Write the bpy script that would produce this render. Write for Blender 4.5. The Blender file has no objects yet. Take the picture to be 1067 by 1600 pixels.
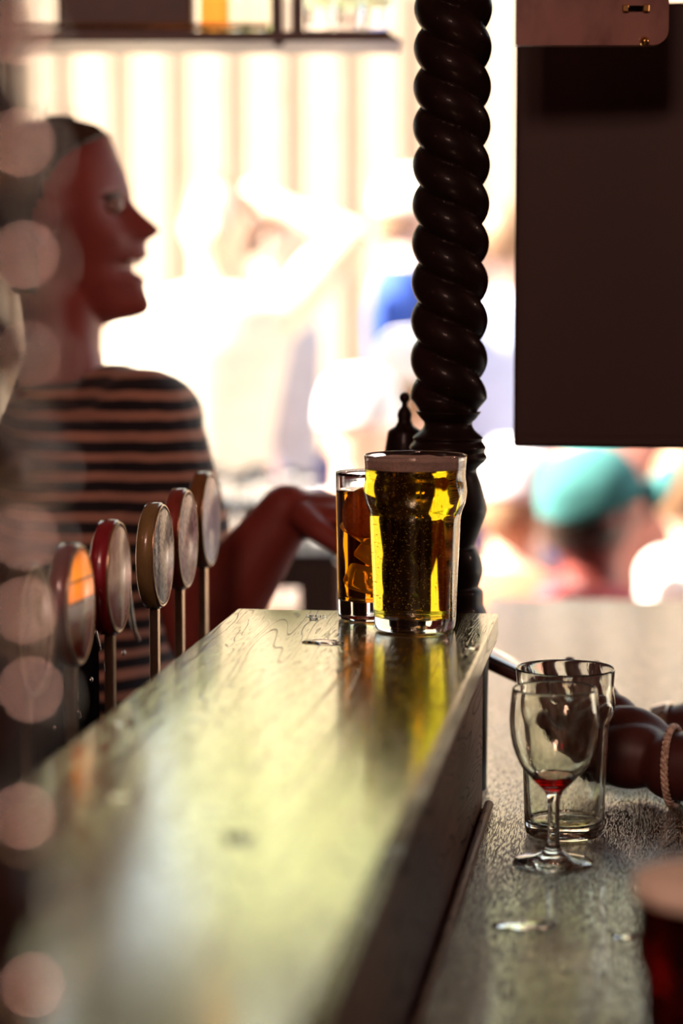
import bpy, bmesh, math, random
from mathutils import Vector, Matrix, Euler, noise
random.seed(7)
S = bpy.context.scene
C = S.collection
PI = math.pi

# ---------------------------------------------------------------- camera
CZ, YAW, PITCH, F = 1.409, math.radians(7.6), math.radians(5.85), 3778.0
cd = bpy.data.cameras.new('camera'); cam = bpy.data.objects.new('camera', cd); C.objects.link(cam)
cam.location = (0, 0, CZ); cam.rotation_euler = (PI/2 - PITCH, 0, YAW)
cd.sensor_fit = 'VERTICAL'; cd.sensor_height = 36; cd.sensor_width = 24; cd.lens = F/1600*36
cd.clip_start = .05; cd.clip_end = 200
cd.dof.use_dof = True; cd.dof.focus_distance = 2.08; cd.dof.aperture_fstop = 2.7
S.camera = cam
RM = Euler((PI/2 - PITCH, 0, YAW)).to_matrix()
O0 = Vector((0, 0, CZ))
def ray(px, py): return RM @ Vector(((px-533.5)/F, -(py-800)/F, -1))
def P(px, py, d): return O0 + ray(px, py)*d
def onz(px, py, z): r = ray(px, py); return O0 + r*((z-CZ)/r.z)
def onx(px, py, x): r = ray(px, py); return O0 + r*(x/r.x)
RT = Vector((math.cos(YAW), math.sin(YAW), 0)); FW = Vector((-math.sin(YAW), math.cos(YAW), 0)); UP = Vector((0, 0, 1))

# ---------------------------------------------------------------- world, sun, fill lights, exposure
S.view_settings.view_transform = 'Standard'; S.view_settings.look = 'None'
S.view_settings.gamma = 1; S.view_settings.use_curve_mapping = False
S.view_settings.exposure = 1.05
w = bpy.data.worlds.new('world'); S.world = w; w.use_nodes = True
bg = w.node_tree.nodes['Background']; bg.inputs[0].default_value = (.82, .91, 1, 1); bg.inputs[1].default_value = 1.15
def light(name, kind, loc, energy, color, size=None, aim=None, sy=None):
    l = bpy.data.lights.new(name, kind); l.energy = energy; l.color = color
    o = bpy.data.objects.new(name, l); C.objects.link(o); o.location = loc
    if kind == 'AREA':
        l.size = size
        if sy: l.shape = 'RECTANGLE'; l.size_y = sy
    elif kind == 'SUN': l.angle = size
    else: l.shadow_soft_size = size
    if aim is not None: o.rotation_euler = Vector(aim).to_track_quat('-Z', 'Y').to_euler()
    return o
light('sun', 'SUN', (-4, 2, 8), 17, (1, .91, .78), .02, (.76, .21, -.70))
# added warm lights out of view, brightening the dark interior
light('overhead_fill', 'AREA', (-.2, -.6, 2.45), 17, (1, .56, .45), .5, (0, .5, -1))
light('left_fill', 'POINT', (-1.3, .9, 1.95), 1.0, (1, .36, .25), .06)
light('side_glint_light', 'POINT', (1.45, 2.56, 1.95), 5, (1, .58, .44), .05)  # added for highlights on the right flanks of the columns
S.cycles.use_denoising = True
S.cycles.max_bounces = 20; S.cycles.transmission_bounces = 18; S.cycles.transparent_max_bounces = 16
S.cycles.glossy_bounces = 8; S.cycles.diffuse_bounces = 4
S.cycles.blur_glossy = .3; S.cycles.sample_clamp_indirect = 12

# ---------------------------------------------------------------- materials
def mat(name, col=(.5, .5, .5), rough=.5, metal=0, spec=.5, coat=0, coatr=.05, sub=0, tint=None, sheen=0):
    m = bpy.data.materials.new(name); m.use_nodes = True
    b = m.node_tree.nodes['Principled BSDF']
    b.inputs['Base Color'].default_value = (*col, 1); b.inputs['Roughness'].default_value = rough
    b.inputs['Metallic'].default_value = metal; b.inputs['Specular IOR Level'].default_value = spec
    b.inputs['Coat Weight'].default_value = coat; b.inputs['Coat Roughness'].default_value = coatr
    if sub: b.inputs['Subsurface Weight'].default_value = sub; b.inputs['Subsurface Radius'].default_value = (.01, .004, .002); b.inputs['Subsurface Scale'].default_value = 1
    if tint: b.inputs['Specular Tint'].default_value = (*tint, 1)
    if sheen: b.inputs['Sheen Weight'].default_value = sheen
    return m
def nodes(m): nt = m.node_tree; return nt, nt.nodes, nt.links, nt.nodes['Principled BSDF']
def ncoord(nt, scale, kind='Object', rot=(0, 0, 0)):
    tc = nt.nodes.new('ShaderNodeTexCoord'); mp = nt.nodes.new('ShaderNodeMapping')
    mp.inputs['Scale'].default_value = scale; mp.inputs['Rotation'].default_value = rot
    nt.links.new(tc.outputs[kind], mp.inputs[0]); return mp.outputs[0]
def ramp(nt, src, stops, interp='LINEAR'):
    r = nt.nodes.new('ShaderNodeValToRGB'); cr = r.color_ramp; cr.interpolation = interp
    cr.elements.remove(cr.elements[1]); cr.elements[0].position = stops[0][0]; cr.elements[0].color = (*stops[0][1], 1)
    for p, c in stops[1:]: e = cr.elements.new(p); e.color = (*c, 1)
    nt.links.new(src, r.inputs[0]); return r.outputs[0]
def tex(nt, kind, vec, **kw):
    n = nt.nodes.new(kind); nt.links.new(vec, n.inputs['Vector'])
    for k, v in kw.items(): n.inputs[k].default_value = v
    return n
def bump(nt, h, strength, dist, b):
    n = nt.nodes.new('ShaderNodeBump'); n.inputs['Strength'].default_value = strength; n.inputs['Distance'].default_value = dist
    nt.links.new(h, n.inputs['Height']); nt.links.new(n.outputs[0], b.inputs['Normal']); return n
def mottled(name, c1, c2, scale, rough=.5, bmp=.0, kind='Object', **kw):
    m = mat(name, c1, rough, **kw); nt, N, L, b = nodes(m)
    n = tex(nt, 'ShaderNodeTexNoise', ncoord(nt, (scale,)*3 if not isinstance(scale, tuple) else scale, kind), Scale=1, Detail=4)
    L.new(ramp(nt, n.outputs[0], [(.38, c1), (.62, c2)]), b.inputs['Base Color'])
    if bmp: bump(nt, n.outputs[0], bmp, .01, b)
    return m
def wood(name, c1, c2, pore, pz=(70, .32, .42, .4), rough=.22, tint=(1, 1, 1), spec=.6, coat=.5, coatr=.1, grain=9, porebump=.35, axis='Y', ring=2.2, bd=.0006):
    """oak: growth rings as distorted bands, and short open pores along the grain"""
    m = mat(name, c1, rough, spec=spec, coat=coat, coatr=coatr, tint=tint); nt, N, L, b = nodes(m)
    s = {'Y': (grain, grain*.09, grain), 'Z': (grain, grain, grain*.09), 'X': (grain*.09, grain, grain)}[axis]
    v = ncoord(nt, s)
    n1 = tex(nt, 'ShaderNodeTexNoise', v, Scale=ring, Detail=2, Distortion=.6)
    mm = nt.nodes.new('ShaderNodeMath'); mm.operation = 'MULTIPLY'; mm.inputs[1].default_value = 22; L.new(n1.outputs[0], mm.inputs[0])
    fr = nt.nodes.new('ShaderNodeMath'); fr.operation = 'FRACT'; L.new(mm.outputs[0], fr.inputs[0])
    rings = ramp(nt, fr.outputs[0], [(0, pore), (.10, c1), (.55, c2), (.9, c1), (1, pore)])
    ps = {'Y': (1900, pz[0], 1900), 'Z': (1500, 1500, 70), 'X': (70, 1500, 1500)}[axis]
    n2 = tex(nt, 'ShaderNodeTexNoise', ncoord(nt, ps), Scale=.5, Detail=3)
    pr = ramp(nt, n2.outputs[0], [(pz[1], (pz[3],)*3), (pz[2], (1, 1, 1))])
    mx = nt.nodes.new('ShaderNodeMix'); mx.data_type = 'RGBA'; mx.blend_type = 'MULTIPLY'; mx.inputs[0].default_value = .6
    L.new(rings, mx.inputs[6]); L.new(pr, mx.inputs[7]); L.new(mx.outputs[2], b.inputs['Base Color'])
    rr = ramp(nt, fr.outputs[0], [(0, (0, 0, 0)), (.05, (.3, .3, .3)), (.12, (1, 1, 1)), (1, (1, 1, 1))])
    mul = nt.nodes.new('ShaderNodeMix'); mul.data_type = 'RGBA'; mul.blend_type = 'MULTIPLY'; mul.inputs[0].default_value = 1
    L.new(pr, mul.inputs[6]); L.new(rr, mul.inputs[7])
    bn = bump(nt, mul.outputs[2], porebump, bd, b); L.new(bn.outputs[0], b.inputs['Coat Normal'])
    for nm_, v_ in (('Coat Weight', coat), ('Specular IOR Level', spec)):
        q_ = nt.nodes.new('ShaderNodeMath'); q_.operation = 'MULTIPLY'; q_.inputs[1].default_value = v_; L.new(mul.outputs[2], q_.inputs[0]); L.new(q_.outputs[0], b.inputs[nm_])
    return m
def glass(name, col=(1, 1, 1), ior=1.48, rough=0, absorb=None, dirt=0):
    m = bpy.data.materials.new(name); m.use_nodes = True; nt = m.node_tree; nt.nodes.clear()
    o = nt.nodes.new('ShaderNodeOutputMaterial'); g = nt.nodes.new('ShaderNodeBsdfGlass')
    g.inputs['Color'].default_value = (*col, 1); g.inputs['IOR'].default_value = ior; g.inputs['Roughness'].default_value = rough
    out = g.outputs[0]
    if dirt:
        n = tex(nt, 'ShaderNodeTexNoise', ncoord(nt, (60, 60, 22)), Scale=1, Detail=5, Roughness=.7)
        f = ramp(nt, n.outputs[0], [(.50, (0, 0, 0)), (.72, (dirt,)*3)])
        d = nt.nodes.new('ShaderNodeBsdfDiffuse'); d.inputs[0].default_value = (.6, .6, .55, 1)
        mx = nt.nodes.new('ShaderNodeMixShader'); nt.links.new(f, mx.inputs[0]); nt.links.new(out, mx.inputs[1]); nt.links.new(d.outputs[0], mx.inputs[2])
        out = mx.outputs[0]
        v = tex(nt, 'ShaderNodeTexNoise', ncoord(nt, (130, 130, 60)), Scale=1, Detail=2)
        bm_ = nt.nodes.new('ShaderNodeBump'); bm_.inputs['Strength'].default_value = .05; bm_.inputs['Distance'].default_value = .0004
        nt.links.new(ramp(nt, v.outputs[0], [(.56, (0, 0, 0)), (.62, (1, 1, 1))]), bm_.inputs['Height']); nt.links.new(bm_.outputs[0], g.inputs['Normal'])
    nt.links.new(out, o.inputs[0])
    if absorb:
        a = nt.nodes.new('ShaderNodeVolumeAbsorption'); dens = max(absorb)
        a.inputs['Density'].default_value = dens; a.inputs['Color'].default_value = (*[1-x/dens for x in absorb], 1)
        nt.links.new(a.outputs[0], o.inputs[1])
    return m
def translucent(name, col, k=.5):
    m = bpy.data.materials.new(name); m.use_nodes = True; nt = m.node_tree; nt.nodes.clear()
    o = nt.nodes.new('ShaderNodeOutputMaterial'); a = nt.nodes.new('ShaderNodeBsdfDiffuse'); t = nt.nodes.new('ShaderNodeBsdfTranslucent')
    x = nt.nodes.new('ShaderNodeMixShader'); x.inputs[0].default_value = k
    n = tex(nt, 'ShaderNodeTexNoise', ncoord(nt, (400, 400, 400)), Scale=1, Detail=3)
    cc = ramp(nt, n.outputs[0], [(.35, tuple(c*.8 for c in col)), (.6, col)])
    for q in (a, t): nt.links.new(cc, q.inputs[0])
    nt.links.new(a.outputs[0], x.inputs[1]); nt.links.new(t.outputs[0], x.inputs[2]); nt.links.new(x.outputs[0], o.inputs[0]); return m
def stripes(name, c1, c2, period, duty=.5, z0=0, rough=.85, axis=2):
    m = mat(name, c1, rough, sheen=.2); nt, N, L, b = nodes(m)
    tc = nt.nodes.new('ShaderNodeTexCoord'); sx = nt.nodes.new('ShaderNodeSeparateXYZ'); L.new(tc.outputs['Object'], sx.inputs[0])
    n = tex(nt, 'ShaderNodeTexNoise', tc.outputs['Object'], Scale=14, Detail=2)
    w_ = nt.nodes.new('ShaderNodeMath'); w_.operation = 'MULTIPLY_ADD'; w_.inputs[1].default_value = .012; L.new(n.outputs[0], w_.inputs[0]); L.new(sx.outputs[axis], w_.inputs[2])
    d = nt.nodes.new('ShaderNodeMath'); d.operation = 'DIVIDE'; d.inputs[1].default_value = period; L.new(w_.outputs[0], d.inputs[0])
    f = nt.nodes.new('ShaderNodeMath'); f.operation = 'FRACT'; L.new(d.outputs[0], f.inputs[0])
    L.new(ramp(nt, f.outputs[0], [(0, c1), (duty-.04, c1), (duty, c2), (.96, c2), (1, c1)]), b.inputs['Base Color'])
    wv = tex(nt, 'ShaderNodeTexNoise', tc.outputs['Object'], Scale=600, Detail=1); bump(nt, wv.outputs[0], .2, .001, b)
    return m

M = {}
OLV = (.97, 1, .70)
M['bar_wood'] = wood('bar_oak', (.11, .09, .045), (.14, .12, .06), (.025, .012, .006), rough=.2, tint=OLV, spec=1, coat=1, coatr=.14, grain=9, porebump=.3, ring=2.1); M['bar_wood'].node_tree.nodes['Principled BSDF'].inputs['IOR'].default_value = 2.1; M['bar_wood'].node_tree.nodes['Principled BSDF'].inputs['Coat IOR'].default_value = 1.85; M['bar_wood'].node_tree.nodes['Principled BSDF'].inputs['Coat Tint'].default_value = (.97, 1, .86, 1)
M['bar_side'] = wood('bar_oak_side', (.17, .07, .05), (.22, .10, .07), (.05, .018, .01), rough=.5, tint=(1, .7, .6), spec=.08, coat=.0, coatr=.2, grain=10, porebump=.3)
M['counter_wood'] = wood('counter_oak', (.09, .065, .035), (.12, .085, .05), (.02, .01, .006), rough=.22, tint=(1, .98, .76), spec=.95, coat=.9, coatr=.12, pz=(150, .39, .51, .10), grain=12, porebump=.6, ring=3, bd=.001)
M['dark_wood'] = mottled('dark_turned_wood', (.012, .006, .005), (.02, .009, .007), (30, 30, 5), rough=.4, spec=.1, coat=.08, coatr=.05)
M['near_wood'] = mottled('dark_polished_wood', (.07, .04, .032), (.09, .05, .04), (30, 30, 5), rough=.18, metal=.6)
M['brown_wood'] = mottled('brown_wood', (.06, .018, .008), (.10, .03, .012), (20, 3, 20), rough=.4)
M['pink_wood'] = mottled('rosy_board', (.22, .09, .07), (.36, .17, .13), (30, 30, 18), rough=.35, coat=.3)
M['panel'] = mottled('panel_brown', (.034, .008, .006), (.042, .011, .007), 5, rough=.55)
M['black'] = mottled('black_gloss', (.008, .006, .007), (.012, .009, .01), 20, rough=.18, coat=.5)
M['black_matte'] = mottled('black_matte', (.006, .004, .004), (.010, .007, .007), 20, rough=.9, spec=.0)
M['steel'] = mottled('steel', (.75, .70, .66), (.6, .55, .5), 80, rough=.18, metal=1)
M['stem'] = mottled('stem_metal', (.62, .46, .33), (.5, .36, .25), 60, rough=.3, metal=.9)
M['brass'] = mottled('brass', (.85, .55, .2), (.7, .42, .14), 60, rough=.22, metal=1)
M['glass'] = glass('clear_glass')
M['used_glass'] = glass('used_glass', (1, 1, .97), dirt=.22)
M['pint_used'] = glass('used_pint_glass', (1, 1, .97), dirt=.22)
M['lager'] = glass('lager', ior=1.34, absorb=(1.2, 5.0, 55))
M['ale'] = glass('ale', ior=1.34, absorb=(48, 160, 300))
M['spritz'] = glass('orange_spritz', ior=1.34, absorb=(.2, 24, 120))
M['dregs'] = glass('dregs', ior=1.33, absorb=(4, 12, 80))
M['wine'] = glass('red_wine', ior=1.34, absorb=(30, 400, 340))
M['water'] = glass('water', ior=1.33)
M['ice'] = glass('ice', (1, .97, .93), ior=1.31, rough=.03)
_nt = M['ice'].node_tree; _o = next(n for n in _nt.nodes if n.type == 'OUTPUT_MATERIAL'); _g = _o.inputs[0].links[0].from_node
_t = _nt.nodes.new('ShaderNodeBsdfTranslucent'); _t.inputs[0].default_value = (1, .96, .9, 1); _x = _nt.nodes.new('ShaderNodeMixShader'); _x.inputs[0].default_value = .4
_nt.links.new(_g.outputs[0], _x.inputs[1]); _nt.links.new(_t.outputs[0], _x.inputs[2]); _nt.links.new(_x.outputs[0], _o.inputs[0])
M['foam'] = translucent('beer_foam', (.98, .82, .75), .55)
M['cream_foam'] = translucent('pale_foam', (1, .92, .76), .35)
M['bubble'] = mat('bubble', (.9, .62, .25), .15, spec=1)
M['orange'] = translucent('orange_flesh', (1, .5, .08), .7)
M['orange_peel'] = translucent('orange_peel', (.8, .25, .02), .3)
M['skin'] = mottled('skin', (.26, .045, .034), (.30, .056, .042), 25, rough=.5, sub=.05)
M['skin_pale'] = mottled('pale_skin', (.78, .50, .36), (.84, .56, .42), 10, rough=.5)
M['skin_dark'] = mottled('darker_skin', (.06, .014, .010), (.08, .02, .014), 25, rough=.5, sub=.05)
M['hair'] = mottled('dark_hair', (.035, .014, .008), (.05, .022, .012), (200, 200, 20), rough=.35)
M['hair_fair'] = mottled('fair_hair', (.26, .14, .07), (.34, .20, .11), 60, rough=.5)
M['shirt_stripe'] = stripes('striped_jersey', (.46, .25, .18), (.006, .006, .012), .0215, .44)
M['trousers'] = mottled('black_trousers', (.01, .008, .01), (.016, .012, .014), 30, rough=.8)
M['teeth'] = mat('teeth', (.8, .72, .6), .3)
M['lip'] = mat('lip', (.36, .09, .07), .4)
M['rope'] = mottled('rope', (.85, .7, .55), (.4, .28, .2), 300, rough=.7)
def cloth(name, c): return mottled(name, tuple(x*.88 for x in c), c, 18, rough=.9)

# ---------------------------------------------------------------- object helpers
def tag(o, label=None, cat=None, group=None, kind=None):
    if label: o['label'] = label
    if cat: o['category'] = cat
    if group: o['group'] = group
    if kind: o['kind'] = kind
    return o
def obj(name, bm, m, parent=None, smooth=True, loc=None):
    me = bpy.data.meshes.new(name); bmesh.ops.recalc_face_normals(bm, faces=bm.faces[:]); bm.to_mesh(me); bm.free()
    for p in me.polygons: p.use_smooth = smooth
    o = bpy.data.objects.new(name, me); C.objects.link(o)
    for x in (m if isinstance(m, (list, tuple)) else [m]): me.materials.append(x)
    if loc is not None: o.location = loc
    if parent: o.parent = parent
    return o
def thing(name, label, cat, loc=(0, 0, 0), rz=0, group=None):
    o = bpy.data.objects.new(name, None); C.objects.link(o); o.location = loc; o.rotation_euler = (0, 0, rz)
    o.empty_display_size = .05
    return tag(o, label, cat, group)
def add_box(bm, x0, x1, y0, y1, z0, z1, bev=0, seg=2, mi=0):
    r = bmesh.ops.create_cube(bm, size=1)
    vs = r['verts']
    for v in vs: v.co = Vector(((x0+x1)/2+v.co.x*(x1-x0), (y0+y1)/2+v.co.y*(y1-y0), (z0+z1)/2+v.co.z*(z1-z0)))
    fs = list({f for v in vs for f in v.link_faces})
    for f in fs: f.material_index = mi
    if bev:
        es = list({e for v in vs for e in v.link_edges})
        bmesh.ops.bevel(bm, geom=es, offset=bev, segments=seg, affect='EDGES', profile=.5)
    return bm
def bx(*a, **k): return add_box(bmesh.new(), *a, **k)
def lathe(bm, prof, n=64, closed=False, c=(0, 0, 0), mi=0):
    """prof: [(r, z)]; first/last r=0 close on the axis"""
    rows = []
    for r, z in prof:
        if r < 1e-6: rows.append([bm.verts.new((c[0], c[1], c[2]+z))])
        else: rows.append([bm.verts.new((c[0]+r*math.cos(2*PI*i/n), c[1]+r*math.sin(2*PI*i/n), c[2]+z)) for i in range(n)])
    pairs = list(zip(rows, rows[1:]))
    if closed: pairs.append((rows[-1], rows[0]))
    for a, b in pairs:
        for i in range(n):
            j = (i+1) % n
            if len(a) == 1 and len(b) == 1: continue
            if len(a) == 1: f = bm.faces.new((a[0], b[i], b[j]))
            elif len(b) == 1: f = bm.faces.new((a[i], a[j], b[0]))
            else: f = bm.faces.new((a[i], a[j], b[j], b[i]))
            f.material_index = mi
    return bm
def spline(pts, n=6):
    """catmull-rom through 2D/3D points"""
    pts = [Vector(p) for p in pts]; out = []
    for i in range(len(pts)-1):
        a = pts[max(i-1, 0)]; b = pts[i]; c = pts[i+1]; d = pts[min(i+2, len(pts)-1)]
        for k in range(n):
            t = k/n
            out.append(.5*((2*b)+(c-a)*t+(2*a-5*b+4*c-d)*t*t+(3*b-a-3*c+d)*t**3))
    out.append(pts[-1]); return out
def sp2(pts, n=6): return [(max(p.x, 0), p.y) for p in spline([(a, b, 0) for a, b in pts], n)]
def ell(bm, c, r, rot=None, seg=20):
    m = Matrix.Translation(Vector(c)) @ ((rot or Matrix.Identity(3)).to_4x4()) @ Matrix.Diagonal((*r, 1))
    bmesh.ops.create_uvsphere(bm, u_segments=seg, v_segments=max(8, seg*2//3), radius=1, matrix=m); return bm
def tube(bm, pts, rad, n=10, cap=True):
    """swept tube along pts; rad scalar or list"""
    pts = [Vector(p) for p in pts]; rows = []
    N = None
    for i, p in enumerate(pts):
        t = (pts[min(i+1, len(pts)-1)]-pts[max(i-1, 0)]).normalized()
        if N is None: N = t.orthogonal().normalized()
        else: N = (N-t*N.dot(t)).normalized()
        B = t.cross(N); r = rad[i] if isinstance(rad, (list, tuple)) else rad
        rows.append([bm.verts.new(p+(N*math.cos(2*PI*k/n)+B*math.sin(2*PI*k/n))*r) for k in range(n)])
    for a, b in zip(rows, rows[1:]):
        for k in range(n): bm.faces.new((a[k], a[(k+1) % n], b[(k+1) % n], b[k]))
    if cap: bm.faces.new(rows[0]); bm.faces.new(rows[-1])
    return bm
def cone(bm, a, ra, b, rb, seg=18):
    """rounded, tapering limb segment"""
    a, b = Vector(a), Vector(b)
    ell(bm, a, (ra,)*3, seg=seg); ell(bm, b, (rb,)*3, seg=seg)
    tube(bm, [a, a.lerp(b, .5), b], [ra, (ra+rb)/2, rb], n=seg); return bm
def chain(bm, pts, rads, seg=18):
    for i in range(len(pts)-1): cone(bm, pts[i], rads[i], pts[i+1], rads[i+1], seg)
    return bm
def loft(bm, rings, n=40, flat=2.0):
    """rings: (centre, half-size along u, half-size along v, u, v)"""
    rows = []
    for c, a, b, u, v in rings:
        row = []
        for k in range(n):
            t = 2*PI*k/n; cs, sn = math.cos(t), math.sin(t)
            cs = math.copysign(abs(cs)**(2/flat), cs); sn = math.copysign(abs(sn)**(2/flat), sn)
            row.append(bm.verts.new(Vector(c)+u*(a*cs)+v*(b*sn)))
        rows.append(row)
    for a, b in zip(rows, rows[1:]):
        for k in range(n): bm.faces.new((a[k], a[(k+1) % n], b[(k+1) % n], b[k]))
    bm.faces.new(rows[0]); bm.faces.new(rows[-1]); return bm
def fuse(o, voxel, smooth=6):
    """weld overlapping limb volumes into one continuous skin"""
    r = o.modifiers.new('weld', 'REMESH'); r.mode = 'VOXEL'; r.voxel_size = voxel; r.use_smooth_shade = True
    if smooth: s = o.modifiers.new('soften', 'SMOOTH'); s.iterations = smooth; s.factor = .5
    return o
def copy_tree(o, parent=None):
    c = o.copy(); C.objects.link(c)
    if parent: c.parent = parent
    for ch in list(o.children): copy_tree(ch, c)
    return c

# ================================================================ SETTING
BT = 1.10           # raised bar top
CT = .925           # lower counter
GZ = -.15           # patio level
def struct(name, bm, m, smooth=False): return tag(obj(name, bm, m, smooth=smooth), kind='structure')
wallm = mottled('wall_paint', (.045, .015, .011), (.055, .02, .015), 3, rough=.8)
struct('floor', bx(-2.4, 4.6, -2.4, 4.2, -.05, 0), mottled('floor_boards', (.06, .03, .02), (.09, .045, .03), (8, 1, 8), rough=.5))
struct('ceiling', bx(-2.5, 4.7, -2.5, 4.3, 2.7, 2.76), mottled('ceiling_paint', (.16, .08, .05), (.2, .1, .07), 2, rough=.8))
struct('wall_left', bx(-2.5, -2.4, -2.5, 4.35, -.05, 2.7), wallm)
struct('wall_right', bx(4.6, 4.7, -2.5, 4.3, -.05, 2.7), wallm)
struct('wall_back', bx(-2.5, 4.7, -2.5, -2.4, -.05, 2.7), wallm)
struct('trim_1', bx(-2.4, 4.6, 4.2, 4.3, 2.3, 2.7), M['brown_wood'])
struct('ground', bx(-30, 30, 4.2, 40, GZ-.1, GZ), mottled('paving', (.34, .30, .25), (.42, .37, .31), 1.5, rough=.9))

# fence: boards alternately proud and set back
FY = 7.9
fence = thing('wooden_fence', 'tall cream board fence with alternating raised boards across the far side of patio', 'fence', (0, FY, GZ))
m_f = wood('sunlit_board', (.60, .46, .33), (.63, .49, .36), (.48, .36, .24), rough=.8, coat=0, axis='Z', spec=.2, grain=4, porebump=.1)
per = .192
b1 = bmesh.new(); b2 = bmesh.new()
x0 = P(165, 300, FY).x - per*26
for i in range(60):
    xx = x0+i*per
    add_box(b1, xx-.105, xx, -.045, -.02, .04, 2.47, .003, 1)
    add_box(b2, xx-.04, xx+.125, -.014, .006, .04, 2.44, .002, 1)
obj('raised_boards', b1, m_f, fence, False); obj('rear_boards', b2, m_f, fence, False)
for i in range(6):
    obj('post', bx(x0+i*2.3-.05, x0+i*2.3+.05, .02, .12, 0, 2.42), m_f, fence, False)
# unseen trees added beyond the fence for a pale green reflection in the bar
m_leaf = translucent('pale_leaves', (.74, .76, .50), .5)
m_bark = mottled('bark', (.12, .08, .05), (.2, .14, .09), 12, rough=.9)
def tree(loc, R, label, seed):
    rnd = random.Random(seed); t = thing('reflection_tree', label, 'tree', loc, 0, 'added reflection trees beyond the fence')
    obj('trunk', tube(bmesh.new(), [(0, 0, 0), (.05, 0, 1.5), (-.05, .05, 3)], [.16, .12, .07]), m_bark, t)
    bm = bmesh.new()
    for k in range(2800):
        a = rnd.random()*2*PI; u = rnd.uniform(-1, 1); rr = R*(rnd.random()**.33)
        c = Vector((math.cos(a)*math.sqrt(1-u*u)*rr, math.sin(a)*math.sqrt(1-u*u)*rr*.8, 3.2+u*rr*1.0))
        m = Matrix.Translation(c) @ Euler((rnd.random()*6, rnd.random()*6, rnd.random()*6)).to_matrix().to_4x4() @ Matrix.Diagonal((.15, .09, 1, 1))
        q = [bm.verts.new(m @ Vector(p)) for p in ((-1, 0, 0), (-.3, -.8, .0), (.5, -.6, .0), (1, 0, 0.0), (.5, .6, .0), (-.3, .8, .0))]; bm.faces.new(q)
    obj('crown', bm, m_leaf, t, False)
for i, (x, y, R, s) in enumerate([(-6.2, 11, 1.2, ''), (-3.6, 10.8, 1.2, ''), (-1.0, 10.7, 1.2, ''), (1.65, 10.9, 1.2, '')]):
    tree((x, y, GZ), R, 'added unseen leafy tree beyond the cream fence, reflected green in the bar top', i)

# ================================================================ BAR
XL, XR, XU = -.379, -.1435, -.156
YF = 2.13
bar = thing('raised_bar', 'long narrow raised oak bar top with glossy finish and tall side board', 'bar', ((XL+XR)/2, 1.0, 0))
cxb = (XL+XR)/2
def profile_box(prof, y0, y1, m, name, parent, off=(0, 0, 0)):
    bm = bmesh.new(); a = [bm.verts.new((x-off[0], y0-off[1], z)) for x, z in prof]; b = [bm.verts.new((x-off[0], y1-off[1], z)) for x, z in prof]
    n = len(prof)
    for i in range(n): bm.faces.new((a[i], a[(i+1) % n], b[(i+1) % n], b[i]))
    bm.faces.new(a); bm.faces.new(b)
    es = [e for e in bm.edges]; bmesh.ops.bevel(bm, geom=es, offset=.0012, segments=2, affect='EDGES')
    return obj(name, bm, m, parent, False)
top = bx(XL-cxb, XR-cxb, -1.6, YF-1.0, BT-.022, BT, .0015, 2)
obj('bar_slab', top, M['bar_wood'], bar, False)
profile_box([(XL+.012, BT-.05), (XU, BT-.05), (XR-.0005, BT-.0225), (XL+.001, BT-.0225)], -.6, YF-.002, M['bar_side'], 'cove_moulding', bar, (cxb, 1.0))
obj('side_board', bx(XU-.018-cxb, XU-cxb, -1.6, YF-.012-1.0, CT+.001, BT-.0505, .001, 1), M['bar_side'], bar, False)
obj('inner_board', bx(XL+.012-cxb, XL+.03-cxb, -1.6, YF-.012-1.0, .3, BT-.0505, .001, 1), M['black_matte'], bar, False)
obj('carcass', bx(XL+.031-cxb, XU-.019-cxb, -1.6, YF-.014-1.0, .002, BT-.0505), M['black_matte'], bar, False)
# lower counter
xcl = onz(764, 945, CT).x
yc = onz(900, 936, CT).y
cou = thing('bar_counter', 'wide lower wooden counter with fine grain beside the raised bar', 'counter', (.05, 1.5, 0))
bm = bmesh.new()
xr = .36
pts = [(XU+.0008, -.6), (xr, -.6), (xr, yc), (xcl, yc), (xcl, YF-.009), (XU+.0008, YF-.009)]
bmv = [bm.verts.new((x-.05, y-1.5, CT)) for x, y in pts]; bmw = [bm.verts.new((x-.05, y-1.5, CT-.035)) for x, y in pts]
bm.faces.new(bmv); bm.faces.new(bmw)
for i in range(6): bm.faces.new((bmv[i], bmv[(i+1) % 6], bmw[(i+1) % 6], bmw[i]))
obj('counter_top', bm, M['counter_wood'], cou, False)
obj('front_panel', bx(XU+.003-.05, xr-.12-.05, -2.0, yc-.04-1.5, .002, CT-.036), M['brown_wood'], cou, False)
obj('end_panel', bx(xcl+.03-.05, XU+.002-.05, YF+.004-1.5, yc-.04-1.5, .002, CT-.036), M['brown_wood'], cou, False)
# quadrant moulding where board meets counter
tag(obj('quarter_moulding', tube(bmesh.new(), [(XU+.006, -.5, CT+.0045), (XU+.006, YF-.012, CT+.0045)], .0042, 10), M['bar_side']), 'thin wooden bead along the foot of the side board', 'moulding')

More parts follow.
